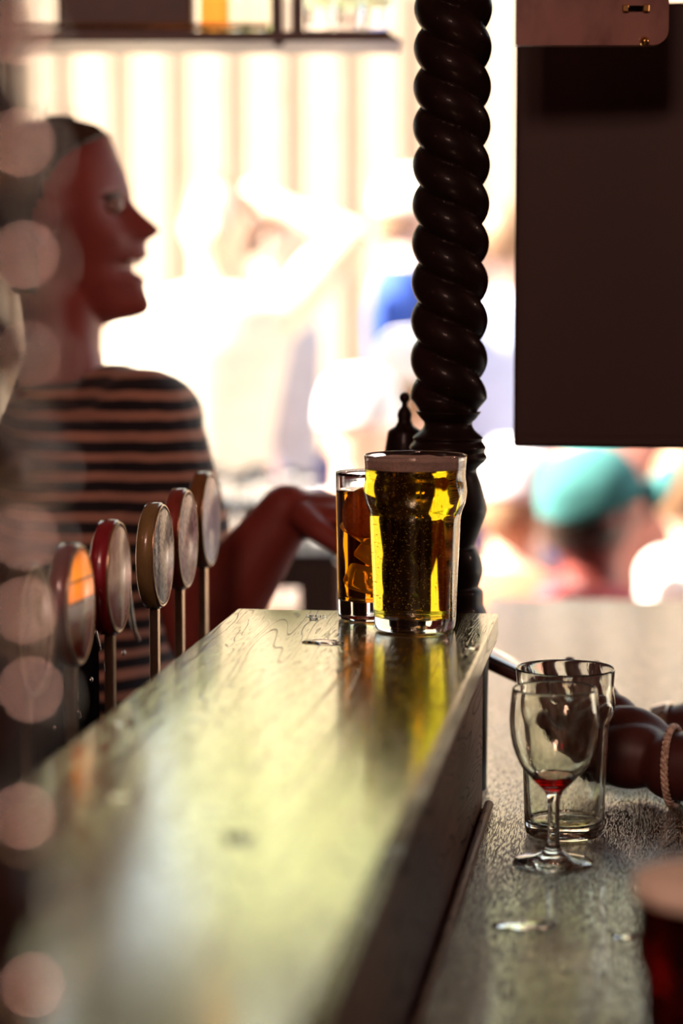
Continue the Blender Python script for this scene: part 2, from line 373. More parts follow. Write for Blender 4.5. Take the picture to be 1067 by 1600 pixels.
# ================================================================ TWISTED COLUMNS
def twist_column(name, label, x, y, z0, z1, foot, lean=0, phase=0, wm='dark_wood', amp=.0095, ex=.62):
    t = thing(name, label, 'column', (x, y, z0)); t.rotation_euler = (0, lean, 0)
    bm = bmesh.new(); n = 96; R, LAM = .0352, .0700
    h0 = foot; rows = []; nz = int((z1-z0-h0)/.0022)
    for j in range(nz+1):
        z = h0+(z1-z0-h0)*j/nz; row = []
        fade = min(1, (z-h0)/.018)
        for i in range(n):
            th = 2*PI*i/n; ph = th+2*PI*z/LAM+phase
            s = abs(math.sin(ph))**ex
            r = R-amp*(1-s)
            r = r*fade+.0235*(1-fade) if fade < 1 else r
            row.append(bm.verts.new((r*math.cos(th), r*math.sin(th), z)))
        rows.append(row)
    for a, b in zip(rows, rows[1:]):
        for i in range(n): bm.faces.new((a[i], a[(i+1) % n], b[(i+1) % n], b[i]))
    bm.faces.new(rows[0]); bm.faces.new(rows[-1])
    obj('twisted_shaft', bm, M[wm], t)
    s = 1/1700.; zt = foot
    # turned foot, measured down from the neck
    pr = [(30, 8), (26, 0), (22, -6), (24, -14), (32, -24), (31, -28), (35, -36), (34, -42), (36, -50), (29, -60), (27, -66), (31, -82), (36, -108), (36, -118), (30, -142), (26, -158), (28, -164), (32, -176), (33.5, -190), (31, -204), (30, -210), (34, -216), (34.5, -232)]
    # neck sits 60 px above the top of the belly in a 1.7 px/mm frame
    pr = [(r*.001*1.0, zt+z*.001*.74) for r, z in pr]
    lo = pr[-1][1]
    pr += [(.037, lo-.006), (.040, lo-.02), (.040, lo-.03)] if lo-.03 > 0 else []
    pr += [(.040, 0)] if pr[-1][1] > 0 else []
    full = [(0, pr[0][1])]+sp2(pr, 4)+[(0, pr[-1][1])]
    obj('turned_foot', lathe(bmesh.new(), full, 64), M['dark_wood'], t)
    return t
dc = 2.21
pc = P(701, 600, dc)
zneck = P(700, 655, dc).z
twist_column('twisted_column', 'dark barley twist column rising behind the full pint of lager', pc.x-.003, pc.y, CT+.001, 2.7, zneck-CT, lean=math.radians(.45), phase=.4)
pn = P(-106, 800, .74)
ncol = twist_column('twisted_column', 'out of focus dark twisted column close to the camera at the left edge', pn.x, pn.y, BT+.001, 2.7, .2, phase=1.0, wm='near_wood', amp=.014, ex=.9)

M['glint_ball'] = mottled('polished_glint_ball', (.88, .80, .72), (.82, .72, .65), 60, rough=.12, metal=1)  # added mirror balls that make the blurred bright discs on this column
vdir = (O0-Vector((pn.x, pn.y, CZ))); vdir.z = 0; vdir.normalize()
for px_, py_ in ((50, 72), (52, 240), (58, 412), (60, 565), (62, 738), (50, 850), (48, 965), (62, 1095), (40, 1290), (60, 1430), (52, 1570)):
    sn = (px_+113)/178.; a_ = math.asin(min(sn, .96)); nn_ = Matrix.Rotation(a_, 3, 'Z') @ vdir
    zz = P(px_, py_, .735).z-(BT+.001); cc_ = nn_*.031
    st_ = bmesh.new(); ell(st_, (0, 0, 0), (.0078, .0078, .0078), seg=24)
    obj('glint_ball', st_, M['glint_ball'], ncol, loc=(cc_.x, cc_.y, zz))

# ================================================================ GLASSES
OUT = [(0, 0), (31, 0), (33.2, 1.2), (34.2, 4), (35, 12), (36.2, 45), (38.0, 85), (38.6, 96), (39.6, 101), (42.2, 108), (43.6, 115), (43.7, 120), (42.6, 128), (42.5, 134), (43.2, 143), (43.5, 148.2)]
INN = [(42.9, 149), (42.0, 148), (41.3, 142), (40.6, 134), (40.8, 128), (41.8, 120), (41.6, 115), (40.2, 108), (37.6, 101), (36.4, 96), (35.6, 85), (33.4, 45), (31.8, 18), (30.5, 13), (26, 11), (0, 10.5)]
def inner_r(z, inn=INN):
    pts = sorted((z_, r) for r, z_ in inn)
    for (a, ra), (b, rb) in zip(pts, pts[1:]):
        if a <= z <= b: return ra+(rb-ra)*(z-a)/(b-a+1e-9)
    return pts[-1][1]
def glass_mesh(out, inn, k=.001, n=72):
    o = [(0, out[0][1]*k), (out[1][0]*k, out[1][1]*k)]+[(r, z) for r, z in sp2([(a*k, b*k) for a, b in out[1:]], 4)][1:]
    i = sp2([(a*k, b*k) for a, b in inn], 4)
    i[-1] = (0, i[-1][1]); o[0] = (0, o[0][1])
    return lathe(bmesh.new(), o+i, n)
def fill_mesh(inn, z0, z1, k=.001, over=.35, n=72, dome=0, zb=None):
    zs = sorted({z for r, z in inn if z0 < z < z1}); full = sp2([(a, b) for a, b in inn], 4)
    pr = [(r+over, z) for r, z in full if z0 <= z <= z1 and r > .5]
    pr = sorted(pr, key=lambda q: q[1])
    rt = inner_r(z1, inn)+over; pr.append((rt, z1))
    pr = [(0, z0-over)]+[(inner_r(z0, inn)*.96, z0-over)]+[p for p in pr if p[1] > z0+.3]
    pr += [(rt*.7, z1+dome*.7), (0, z1+dome)]
    return lathe(bmesh.new(), [(r*k, z*k) for r, z in pr], n)
ppos = onz(648, 984, BT); ppos.y = ppos.y; 
pint = thing('pint_glass', 'full bulged pint glass of golden lager with pale foam at the bar end', 'glass', (ppos.x, ppos.y, BT+.0006), .3)
obj('glass_body', glass_mesh(OUT, INN), M['glass'], pint)
obj('lager', fill_mesh(INN, 10.6, 137.2), M['lager'], pint)
fb = bmesh.new(); n = 64
fr = [(0, 137.4), (42.62, 137.4), (42.95, 140), (43.1, 143), (43.0, 144.6), (40, 145.2)]+[(36, 144.6), (24, 145.4), (10, 144.8), (0, 145.2)]
lathe(fb, [(r*.001, z*.001) for r, z in fr], n)
for v in fb.verts:
    if v.co.z > .144: v.co.z += .0012*noise.noise(v.co*90)
obj('foam', fb, M['foam'], pint)
bb = bmesh.new(); rnd = random.Random(3)
for i in range(1500):
    z = rnd.uniform(14, 136); r = (inner_r(z)-.9-rnd.random()**2*6); a = rnd.uniform(0, 2*PI); q = rnd.uniform(.2, .42)*.001
    bmesh.ops.create_icosphere(bb, subdivisions=1, radius=q, matrix=Matrix.Translation((r*math.cos(a)*.001, r*math.sin(a)*.001, z*.001)))
tag(obj('bubbles', bb, M['bubble'], pint), kind='stuff')

# tall spritz glass
hp = onz(576, 966.5, BT)
hb = thing('highball_glass', 'tall straight glass of orange spritz with ice and orange slice beside pint', 'glass', (hp.x, hp.y+.0, BT+.0006)); hb.scale = (.92, .92, 1)
HO = [(0, 0), (26, 0), (28.2, 1.2), (29, 4), (29.6, 20), (30.6, 70), (31.4, 124), (31.2, 126.5)]
HI = [(30.4, 127), (29.8, 126), (29.3, 110), (28.4, 60), (27.4, 26), (26.4, 19), (22, 16.5), (0, 16)]
obj('glass_body', glass_mesh(HO, HI), M['glass'], hb)
obj('spritz', fill_mesh(HI, 16.1, 113), M['spritz'], hb)
for (x, y, z, s, e) in [(-.004, -.006, .036, .021, (.2, .3, .2)), (.005, .006, .058, .0205, (.5, .2, .9)), (-.005, -.002, .0805, .021, (.2, .6, .4))]:
    b = bx(-s/2-.0015, s/2+.0015, -s/2, s/2, -s/2, s/2, .004, 3)
    bmesh.ops.rotate(b, verts=b.verts, matrix=Euler(e).to_matrix()); bmesh.ops.translate(b, verts=b.verts, vec=(x, y, z))
    obj('ice_cube', b, M['ice'], hb)
sl = bmesh.new()
for k in range(2): pass
def disc_slab(bm, R, th, n=40, mi=0, half=False):
    m = n//2 if half else n
    a = [bm.verts.new((R*math.cos(2*PI*i/n), -th/2, R*math.sin(2*PI*i/n))) for i in range(m+(1 if half else 0))]
    b = [bm.verts.new((R*math.cos(2*PI*i/n), th/2, R*math.sin(2*PI*i/n))) for i in range(m+(1 if half else 0))]
    N = len(a)
    for i in range(N): f = bm.faces.new((a[i], a[(i+1) % N], b[(i+1) % N], b[i])); f.material_index = mi
    bm.faces.new(a); bm.faces.new(b)
disc_slab(sl, .0205, .0035)
s1 = obj('orange_slice', sl, M['orange'], hb, False, loc=(-.001, -.014, .094)); s1.rotation_euler = (.15, .3, .35)
pl = bmesh.new(); bmesh.ops.create_circle(pl, segments=40, radius=.0205)
pe = [(math.cos(t)*.021, 0, math.sin(t)*.021) for t in [2*PI*i/40 for i in range(41)]]
pl.free(); pl = tube(bmesh.new(), pe, .0017, 8, False)
p1 = obj('orange_peel', pl, M['orange_peel'], s1)

# stemmed wine glass
gp = onz(864, 1349, CT)
gob = thing('wine_glass', 'small stemmed wine glass with a last sip of red wine on the counter', 'glass', (gp.x, gp.y, CT+.0006))
GO = [(0, .6), (20, .4), (31.2, 0), (32.2, .8), (31.5, 1.9), (24, 3.8), (13, 6.8), (7.4, 11), (5.4, 18), (4.9, 32), (4.9, 48), (5.6, 54), (8.5, 60), (17.5, 69), (27, 80.5), (33.2, 96), (35.9, 112), (35.9, 124), (34.8, 136), (34.0, 143.4)]
GI = [(33.3, 144), (32.8, 143.2), (33.6, 136), (34.7, 124), (34.7, 112), (32.0, 96.5), (25.8, 81.5), (16.0, 70.5), (9, 64.5), (4, 61.8), (0, 61.2)]
obj('glass_body', glass_mesh(GO, GI), M['used_glass'], gob)
obj('wine', fill_mesh(GI, 61.4, 72, over=.25), M['wine'], gob)
# empty pint behind it
ep = onz(881, 1304, CT)
em = thing('pint_glass', 'empty bulged pint glass with foam streaks standing behind the wine glass', 'glass', (ep.x, ep.y, CT+.0006))
k2 = .000965
obj('glass_body', glass_mesh(OUT, INN, k2), M['pint_used'], em)
obj('beer_dregs', fill_mesh(INN, 10.6, 12.4, k2), M['dregs'], em)
# dark ale in the near corner
ap = P(1120, 1385, 1.30)
al = thing('pint_glass', 'out of focus pint of dark red ale with cream foam in the near corner', 'glass', (ap.x, ap.y, CT+.0006))
obj('glass_body', glass_mesh(OUT, INN), M['glass'], al)
obj('ale', fill_mesh(INN, 10.6, 145.5), M['ale'], al)
f2 = bmesh.new(); lathe(f2, [(0, .1459), (.0443, .1459), (.0449, .1475), (.0451, .151), (.0438, .1550), (.036, .1575), (0, .159)], 48)
obj('foam', f2, M['cream_foam'], al)

# puddles
def puddle(px, py, z, rx, ry, label, seed, group=None, h=.0013):
    c = onz(px, py, z); rnd = random.Random(seed); bm = bmesh.new(); n = 36; ph = [rnd.uniform(0, 6) for _ in range(4)]
    rows = []
    for (f, hh) in ((1, 0), (.97, .55), (.88, .85), (.6, 1), (.25, 1)):
        row = []
        for i in range(n):
            t = 2*PI*i/n; w_ = 1+.22*math.sin(2*t+ph[0])+.16*math.sin(3*t+ph[1])+.09*math.sin(5*t+ph[2])
            row.append(bm.verts.new((rx*f*w_*math.cos(t), ry*f*w_*math.sin(t), hh*h)))
        rows.append(row)
    for a, b in zip(rows, rows[1:]):
        for i in range(n): bm.faces.new((a[i], a[(i+1) % n], b[(i+1) % n], b[i]))
    bm.faces.new(rows[-1]); bm.faces.new(rows[0])
    o = obj('water_puddle', bm, M['water'], loc=(c.x, c.y, z+.0003)); o.rotation_euler.z = YAW
    return tag(o, label, 'puddle', group)
puddle(826, 1446, CT, .019, .014, 'spilled water puddle on the counter in front of the wine glass', 1, h=.0022)
puddle(975, 1463, CT, .010, .006, 'small water spill on the counter near the pint of ale', 2, h=.0015)
puddle(505, 1004, BT, .016, .010, 'water puddle left of the tall orange drink on bar top', 5)
puddle(737, 1013, BT, .008, .006, 'little wet spot right of the full pint on bar top', 6)
for i, (px, py, s) in enumerate([(483, 963, .0030), (497, 963.5, .0022), (490, 968, .0032), (508, 964, .0016)]):
    o = puddle(px, py, BT, s, s*.9, 'tiny water drop on the far edge of bar top left of glasses', 10+i, 'drops at the bar edge', .0012); o.name = 'drop_or_glint'; o['category'] = 'drop'
for i, (px, py, s, lb) in enumerate([(196, 1130, .006, 'clear drop standing in for a bright reflection on bar top below the red pump badge'), (193, 1246, .006, 'clear drop standing in for a bright reflection low on the left side of bar top'), (370, 1310, .008, 'clear drop standing in for a bright reflection in the middle of blurred bar top')]):
    o = puddle(px, py, BT, s, s*.5, lb, 20+i, None, .0022); o.name = 'drop_or_glint'; o['category'] = 'drop'  # drops added in place of bright reflections on the bar top

# finial behind the pint
fp = P(632, 640, 2.30)
fin = thing('turned_finial', 'dark tapering finial with a small ball knob beside the twisted column', 'finial', (fp.x, fp.y, CT+.001))
zk = P(632, 623, 2.30).z-CT
k = 2.30/F
obj('ball_knob', ell(bmesh.new(), (0, 0, zk), (.0053,)*3), M['dark_wood'], fin)
pf = [(.0, zk-.003), (.003, zk-.004), (.0028, zk-.008), (.006, zk-.012), (.0072, zk-.016), (.0065, zk-.022), (.009, zk-.027), (.0155, zk-.031), (.0165, zk-.034), (.019, zk-.05), (.024, zk-.075), (.027, zk-.12), (.028, .02), (.031, .012), (.031, 0), (0, 0)]
obj('tapered_body', lathe(bmesh.new(), pf, 40), M['dark_wood'], fin)

# ================================================================ PUMP BADGES
def face_mat(name, stops, noise_mix, nscale, rough=.25, interp='LINEAR'):
    m = mat(name, (.5, .5, .5), rough, coat=.15, spec=.3); nt, N, L, b = nodes(m)
    tc = nt.nodes.new('ShaderNodeTexCoord'); sx = nt.nodes.new('ShaderNodeSeparateXYZ'); L.new(tc.outputs['Generated'], sx.inputs[0])
    a = ramp(nt, sx.outputs[2], stops, interp)
    n_ = tex(nt, 'ShaderNodeTexNoise', ncoord(nt, (nscale, nscale, nscale)), Scale=1, Detail=3)
    c_ = ramp(nt, n_.outputs[0], [(.42, (.08, .05, .06)), (.56, (1, 1, 1))])
    mx = nt.nodes.new('ShaderNodeMix'); mx.data_type = 'RGBA'; mx.blend_type = 'MULTIPLY'; mx.inputs[0].default_value = noise_mix
    L.new(a, mx.inputs[6]); L.new(c_, mx.inputs[7]); L.new(mx.outputs[2], b.inputs['Base Color'])
    if name.endswith('_4'):   # emission added to brighten the orange upper panel of this face
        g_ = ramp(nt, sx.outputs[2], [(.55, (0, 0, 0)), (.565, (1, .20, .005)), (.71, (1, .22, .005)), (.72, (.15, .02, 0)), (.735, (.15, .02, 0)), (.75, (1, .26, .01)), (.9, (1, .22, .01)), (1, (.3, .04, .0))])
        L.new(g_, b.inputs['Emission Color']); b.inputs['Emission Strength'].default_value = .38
    return m
XT = -.442
W_, PK = (1, .9, .87), (.72, .42, .42)
badges = [
    (317, 812, 'golden brown rim and pale lilac face', (.20, .085, .03), [(0, (.9, .86, 1)), (.4, (.98, .78, .84)), (1, (.9, .62, .62))], .2),
    (280, 842, 'red top edge and mottled pink face', (.25, .04, .03), [(0, (.6, .28, .24)), (.5, (.95, .5, .56)), (1, (.8, .5, .5))], .6),
    (241, 868, 'brass coloured rim and mottled grey face', (.22, .15, .06), [(0, (.3, .28, .26)), (.5, (.8, .76, .76)), (1, (.6, .56, .54))], .7),
    (171, 902, 'deep red rim and glossy pinkish white face', (.22, .012, .02), [(0, (.3, .05, .06)), (.35, (.45, .2, .2)), (.5, W_), (1, (.85, .6, .58))], .15),
    (110, 945, 'dark rim, bright orange upper panel and silver band', (.14, .015, .02), None, .1),
    (43, 985, 'brown rim, half hidden by the blurred column', (.10, .05, .04), [(0, (.3, .18, .16)), (1, (.5, .34, .3))], .5)]
def oval(bm, a, b, x0, x1, bev=.002, n=56):
    pr = [(x0, -.0), (x0, -bev)]
    rings = [(x0, 1-bev/a*1.2), (x0+bev*.7, 1), (x1-bev*.7, 1), (x1, 1-bev/a*1.2)]
    rows = [[bm.verts.new((x, a*s*math.cos(2*PI*i/n), b*s*math.sin(2*PI*i/n))) for i in range(n)] for x, s in rings]
    for p, q in zip(rows, rows[1:]):
        for i in range(n): bm.faces.new((p[i], p[(i+1) % n], q[(i+1) % n], q[i]))
    bm.faces.new(rows[0]); bm.faces.new(rows[-1]); return bm
for bi, (px, py, lb, rim, stops, nm) in enumerate(badges):
    c = onx(px, py, XT)
    t = thing('beer_tap', 'beer tap with oval badge, '+lb, 'beer tap', (XT, c.y, CT-.02), math.radians(-4), 'row of beer taps along the bar')
    hz = c.z-(CT-.02); B = .047; A = .036
    mr = mottled('badge_rim_%d' % bi, rim, tuple(x*1.5 for x in rim), 40, rough=.28, coat=.5)
    lens = obj('badge', oval(bmesh.new(), A, B, -.0075, .0075, .003), mr, t, loc=(0, 0, hz))
    if stops is None:
        stops = [(0, (.16, .012, .01)), (.36, (.25, .03, .015)), (.44, (.75, .7, .7)), (.52, (.85, .8, .8)), (.54, (.2, .03, .01)), (.57, (1, .24, .01)), (.72, (1, .28, .01)), (.735, (.2, .03, .01)), (.75, (1, .33, .02)), (1, (1, .36, .03))]
    fc = obj('badge_face', oval(bmesh.new(), A*.86, B*.9, .0076, .0092, .0012), face_mat('badge_face_%d' % bi, stops, nm, 160), lens)
    obj('bezel', tube(bmesh.new(), [(.0078, A*.9*math.cos(q), B*.94*math.sin(q)) for q in [2*PI*i/48 for i in range(49)]], .0012, 8, False), M['stem'], lens)
    # stem, collar, faucet body below
    st = bx(-.0038, .0038, -.0045, .0045, .05, hz-B+.004, .0008, 2); obj('stem', st, M['stem'], t, False)
    obj('collar', lathe(bmesh.new(), [(0, .048), (.010, .048), (.012, .052), (.012, .062), (.008, .068), (.0065, .07), (0, .07)], 24), M['steel'], t)
    fb_ = bmesh.new(); tube(fb_, spline([(-.05, 0, .03), (-.01, 0, .035), (.012, 0, .03), (.021, 0, .018), (.023, 0, .004)], 5), .0085, 14)
    obj('spout', fb_, M['steel'], t)
# black font housing behind the taps, with bright fittings
fnt = thing('beer_font', 'low black glossy housing behind the row of tap badges', 'beer font', (-.56, 1.72, 0))
obj('housing', bx(-.055, .055, -.5, .42, CT-.02, 1.135, .02, 4), M['black_matte'], fnt)
for q in ([(200, 918), (207, 970), (211, 987), (217, 1000)], [(148, 985), (155, 1015)], [(166, 1032), (172, 1062), (176, 1070), (176, 1086)], [(110, 1066), (117, 1078), (119, 1096)], [(121, 1110), (124, 1120)]):
    w3 = [onx(a_, b_, -.500)-Vector((-.56, 1.72, 0)) for a_, b_ in q]
    obj('fitting', tube(bmesh.new(), spline(w3, 4), .0022, 8), M['steel'], fnt)
for a_, b_ in ((193, 1020), (84, 1138), (142, 1062)):
    obj('screw_head', ell(bmesh.new(), onx(a_, b_, -.500)-Vector((-.56, 1.72, 0)), (.002, .0025, .0025)), M['steel'], fnt)
bcn = thing('back_cabinet', 'low dark service cabinet under the beer taps behind the raised bar', 'cabinet', (-.57, 1.7, 0))
obj('cabinet_body', bx(-.18, .182, -.9, .66, .002, CT-.0405), M['black_matte'], bcn, False)
obj('cabinet_top', bx(-.185, .184, -.905, .665, CT-.04, CT-.0205, .002, 2), M['black'], bcn, False)

# ================================================================ OVERHEAD
tv = thing('television', 'large dark flat screen hanging to the right of the twisted column', 'television', (0, 0, 0))
a = P(801, 699, 2.40); zt = P(801, 14, 2.40).z
tv.location = (a.x+.36, a.y+.02, a.z)
obj('screen_housing', bx(-.36, .36, -.018, .018, 0, zt-a.z, .004, 3), M['panel'], tv, False)
obj('lower_bezel', bx(-.355, .355, -.0195, -.017, .003, .012, .0005, 1), M['panel'], tv, False)
obj('hanging_pole', bx(-.02, .02, .02, .05, .2, 2.7-a.z, .003, 2), M['black_matte'], tv, False)
pb = P(805, 72, 2.18); pe_ = P(1042, 72, 2.18)
brd = thing('hanging_board', 'rosy brown rounded board with a brass knob and slot above the screen', 'board', (pb.x, pb.y, pb.z), YAW)
wd = (pe_-pb).length
def rounded_rect(w0, w1, h0, h1, r, th, corners=(1, 1, 1, 1)):
    bm = bmesh.new(); pts = []
    for (cx, cz, a0, on) in [(w1, h0, -90, corners[0]), (w1, h1, 0, corners[1]), (w0, h1, 90, corners[2]), (w0, h0, 180, corners[3])]:
        rr = r if on else .001
        sx = -1 if cx == w1 else 1; sz = 1 if cz == h0 else -1
        for k_ in range(7):
            t = math.radians(a0+90*k_/6); pts.append((cx+sx*rr+rr*math.cos(t), cz+sz*rr+rr*math.sin(t)))
    A_ = [bm.verts.new((x, -th/2, z)) for x, z in pts]; B_ = [bm.verts.new((x, th/2, z)) for x, z in pts]; n = len(pts)
    for i in range(n): bm.faces.new((A_[i], A_[(i+1) % n], B_[(i+1) % n], B_[i]))
    bm.faces.new(A_); bm.faces.new(B_); return bm
rb = rounded_rect(0, wd, 0, .30, .014, .02, (1, 0, 0, 0)); obj('board_panel', rb, M['pink_wood'], brd, False)
s = 2.18/F
obj('brass_knob', ell(bmesh.new(), (wd-38*s, -.012, 5*s), (.0045, .006, .0045)), M['brass'], brd)
sl_ = obj('slot', bx(wd-66*s, wd-38*s, -.0125, -.0095, 52*s, 60*s), M['black_matte'], brd, False)
for xx in (wd-68*s, wd-36*s): obj('slot_clip', bx(xx-.003, xx+.003, -.014, -.0095, 50*s, 62*s, .001, 1), M['brass'], brd, False)
for xx in (.02, wd-.02): obj('hanging_rod', bx(xx-.004, xx+.004, -.004, .004, .29, 2.7-pb.z), M['brass'], brd, False)

# glass shelf on the left
DS = 2.9
s0 = P(-40, 66, DS); s1_ = P(628, 66, DS); ks = DS/F
shl = thing('hanging_shelf', 'dark brown hanging shelf with a gold rail over the bartender', 'shelf', (s0.x, s0.y, s0.z), YAW)
L_ = (s1_-s0).length
bm = bmesh.new(); v1 = [(0, 0), (L_, 0), (L_-.018, 16*ks), (0, 16*ks)]
A_ = [bm.verts.new((x, -.01, z)) for x, z in v1]; B_ = [bm.verts.new((x, .16, z)) for x, z in v1]
for i in range(4): bm.faces.new((A_[i], A_[(i+1) % 4], B_[(i+1) % 4], B_[i]))
bm.faces.new(A_); bm.faces.new(B_)
obj('shelf_board', bm, M['brown_wood'], shl, False)
obj('gold_rail', tube(bmesh.new(), [(.01, -.012, 23*ks), (.30*L_/.5, -.012, 23*ks), (L_-.16, -.012, 23*ks)], .0038, 10), M['brass'], shl)
for u in (432, 465): 
    xx = (u+40)*ks; obj('upright', bx(xx-.007, xx+.007, .01, .03, 16*ks, 2.7-s0.z, .001, 1), M['brown_wood'], shl, False)
obj('upright', bx(.02, .035, .01, .03, 16*ks, 2.7-s0.z, .001, 1), M['brown_wood'], shl, False)
obj('bolt', lathe(bmesh.new(), [(0, -.004), (.006, -.004), (.007, 0), (0, 0)], 16, c=(475*ks, .01, 0)), M['brown_wood'], shl)
def on_shelf(px, dy): 
    return s0+RT*((px+40)*ks)+FW*dy+UP*(16*ks+.0006)
wb = on_shelf(190, .085)
tag(obj('wooden_box', bx(-.082, .082, -.04, .04, 0, .14, .003, 2), M['brown_wood'], loc=wb, smooth=False), 'dark brown box on the left of the hanging shelf', 'box').rotation_euler.z = YAW
BO = [(0, 0), (30, 0), (33, 4), (33.5, 20), (33.5, 130), (30, 150), (14, 178), (12.5, 190), (12.5, 230), (14, 232), (14, 240), (0, 240)]
for px, cc, lb, sc in [(330, (.95, .6, .25), 'amber glass bottle beside the brown box on hanging shelf', .55), (362, (.95, .95, .9), 'clear glass bottle between amber bottle and uprights on shelf', .5), (400, (1, .98, .93), 'pale clear bottle against the first shelf upright', .5)]:
    p = on_shelf(px, .08); t = thing('bottle', lb, 'bottle', p)
    obj('bottle_body', lathe(bmesh.new(), [(r*.001*sc, z*.001) for r, z in BO], 32), glass('bottle_glass_%d' % px, cc, 1.1), t)
    obj('bottle_cap', lathe(bmesh.new(), [(0, .2405), (.011, .2405), (.011, .262), (0, .262)], 20), M['brass'], t)
TG = [(0, 0), (24, 0), (26, 2), (30, 100)]; TI = [(28.8, 100), (24.8, 6), (0, 5)]
def tumbler(p, lb, grp, k=.001, m='glass', nm='tumbler'):
    o = obj(nm, glass_mesh(TG, TI, k, 32), M[m], loc=p); return tag(o, lb, 'glass', grp)
for px, lb in [(498, 'clear tumbler nearest the uprights on the hanging shelf'), (545, 'clear tumbler in the middle of the shelf end'), (590, 'clear tumbler at the very end of the hanging shelf')]:
    tumbler(on_shelf(px, .08), lb, 'tumblers on the hanging shelf', .00062)

# ================================================================ PEOPLE
def hand(bm, wrist, dirv, palmn, side, size=1.0, curl=.5, spread=.12, thumb_curl=.3):
    """palm, four bent fingers and a thumb. dirv: wrist to knuckles; palmn: out of the palm; side +1/-1 picks the thumb side"""
    d = Vector(dirv).normalized(); pn_ = Vector(palmn); pn_ = (pn_-d*pn_.dot(d)).normalized(); s_ = d.cross(pn_)*side
    w0 = Vector(wrist); L = .082*size
    loft(bm, [(w0-d*.01, .026*size, .018*size, s_, pn_), (w0+d*.025*size, .034*size, .0165*size, s_, pn_), (w0+d*.06*size, .041*size, .0145*size, s_, pn_), (w0+d*L, .040*size, .012*size, s_, pn_)], 24)
    for i, (o_, ln) in enumerate([(.031, .072), (.011, .080), (-.010, .075), (-.029, .060)]):
        base = w0+d*(L-.008)+s_*o_*size; dd = (d+s_*spread*(1.5-i)*.5).normalized()
        ps = [base]; a = curl*.5; p = base
        for f, g in ((.46, 1), (.30, 1.9), (.24, 2.6)):
            dr = dd*math.cos(a*g)+pn_*math.sin(a*g); p = p+dr*ln*f*size; ps.append(p)
        chain(bm, ps, [.0098*size, .0088*size, .0080*size, .0068*size], 12)
    tb = w0+d*.018*size+s_*.024*size
    t1 = (d*.6+s_*.75+pn_*.25).normalized(); t2 = (d*.85+s_*.3+pn_*thumb_curl*1.4).normalized()
    chain(bm, [tb, tb+t1*.036*size, tb+t1*.036*size+t2*.030*size, tb+t1*.036*size+t2*.055*size+pn_*.004], [.0135*size, .0115*size, .0100*size, .0080*size], 12)

# ---- bartender, in profile
DB = 2.75; kb = DB/F
hc = P(130, 350, DB)                                  # head centre line
prof = [(190, 112), (193, 135), (198, 152), (208, 166), (221, 175), (243, 184), (270, 196), (292, 203), (304, 206), (311, 206), (320, 211), (334, 224), (348, 241), (356, 250), (362, 250.5), (368, 246), (374, 234), (379, 228), (388, 229), (397, 232), (404, 229), (408, 215), (414, 205), (424, 207), (431, 223), (440, 228), (448, 225), (460, 230), (474, 236), (484, 234), (491, 226), (497, 205), (503, 175), (512, 150)]
base = [(190, 100), (200, 140), (221, 165), (243, 176), (270, 186), (300, 193), (330, 197), (360, 201), (400, 199), (430, 198), (460, 204), (480, 205), (491, 192), (500, 160), (512, 135)]
back = [(190, 90), (200, 40), (221, 10), (243, -5), (270, -14), (320, -20), (370, -12), (410, 5), (450, 28), (480, 45), (512, 55)]
half = [(190, .004), (195, .026), (205, .045), (221, .058), (250, .070), (290, .076), (330, .075), (370, .070), (400, .064), (440, .056), (470, .046), (491, .036), (512, .030)]
def interp(tb, y):
    if y <= tb[0][0]: return tb[0][1]
    for (a, va), (b, vb) in zip(tb, tb[1:]):
        if a <= y <= b: t = (y-a)/(b-a); return va+(vb-va)*t
    return tb[-1][1]
sig = [(190, .04), (300, .034), (318, .017), (345, .017), (360, .019), (372, .023), (384, .028), (400, .030), (440, .028), (460, .018), (491, .018), (512, .02)]
hfw = (RT*math.cos(.10)-FW*math.sin(.10)); hlt = (FW*math.cos(.10)+RT*math.sin(.10))
def head_pt(y, th, grow=0, feat=True):
    u0 = 100; f = (interp(base, y)-u0)*kb+grow; bk = (u0-interp(back, y))*kb+grow; w_ = interp(half, y)+grow
    cs, sn = math.cos(th), math.sin(th)
    u = (abs(cs)**.82)*(f if cs > 0 else bk)*(1 if cs > 0 else -1); v = w_*math.copysign(abs(sn)**.95, sn)
    if cs > 0 and feat:
        s_ = interp(sig, y); dlt = (interp(prof, y)-interp(base, y))*kb
        u += dlt*math.exp(-(v/s_)**2)
        # eye sockets, cheeks
        u -= .010*math.exp(-((abs(v)-.030)/.014)**2-((y-322)/14)**2)
        u += .006*math.exp(-((abs(v)-.040)/.016)**2-((y-372)/22)**2)
    return hc+hfw*(u+(u0-130)*kb)+hlt*v+UP*((350-y)*kb)
def head_mesh(bm, grow=0, feat=True, y0=190, y1=512, n=110, m=120):
    rows = []
    for j in range(m+1):
        y = y0+(y1-y0)*j/m
        rows.append([bm.verts.new(head_pt(y, 2*PI*i/n, grow, feat)) for i in range(n)])
    for a, b in zip(rows, rows[1:]):
        for i in range(n): bm.faces.new((a[i], a[(i+1) % n], b[(i+1) % n], b[i]))
    bm.faces.new(rows[0]); bm.faces.new(rows[-1]); return bm
ft = hc.copy(); ft.z = .001
bt = thing('person', 'smiling person in dark striped t-shirt behind the bar, seen in profile', 'person', ft)
def L0(o, par, at): o.location = -Vector(at); return o
def pobj(name, bm, m, root, at, voxel=None, smooth=5):
    bmesh.ops.translate(bm, verts=bm.verts[:], vec=-Vector(at)); o = obj(name, bm, m, root)
    if voxel: fuse(o, voxel, smooth)
    return o
bm = head_mesh(bmesh.new())
# ear
ec = hc+hfw*(-.028)-hlt*.078+UP*.006; ell(bm, ec, (.017, .008, .030))
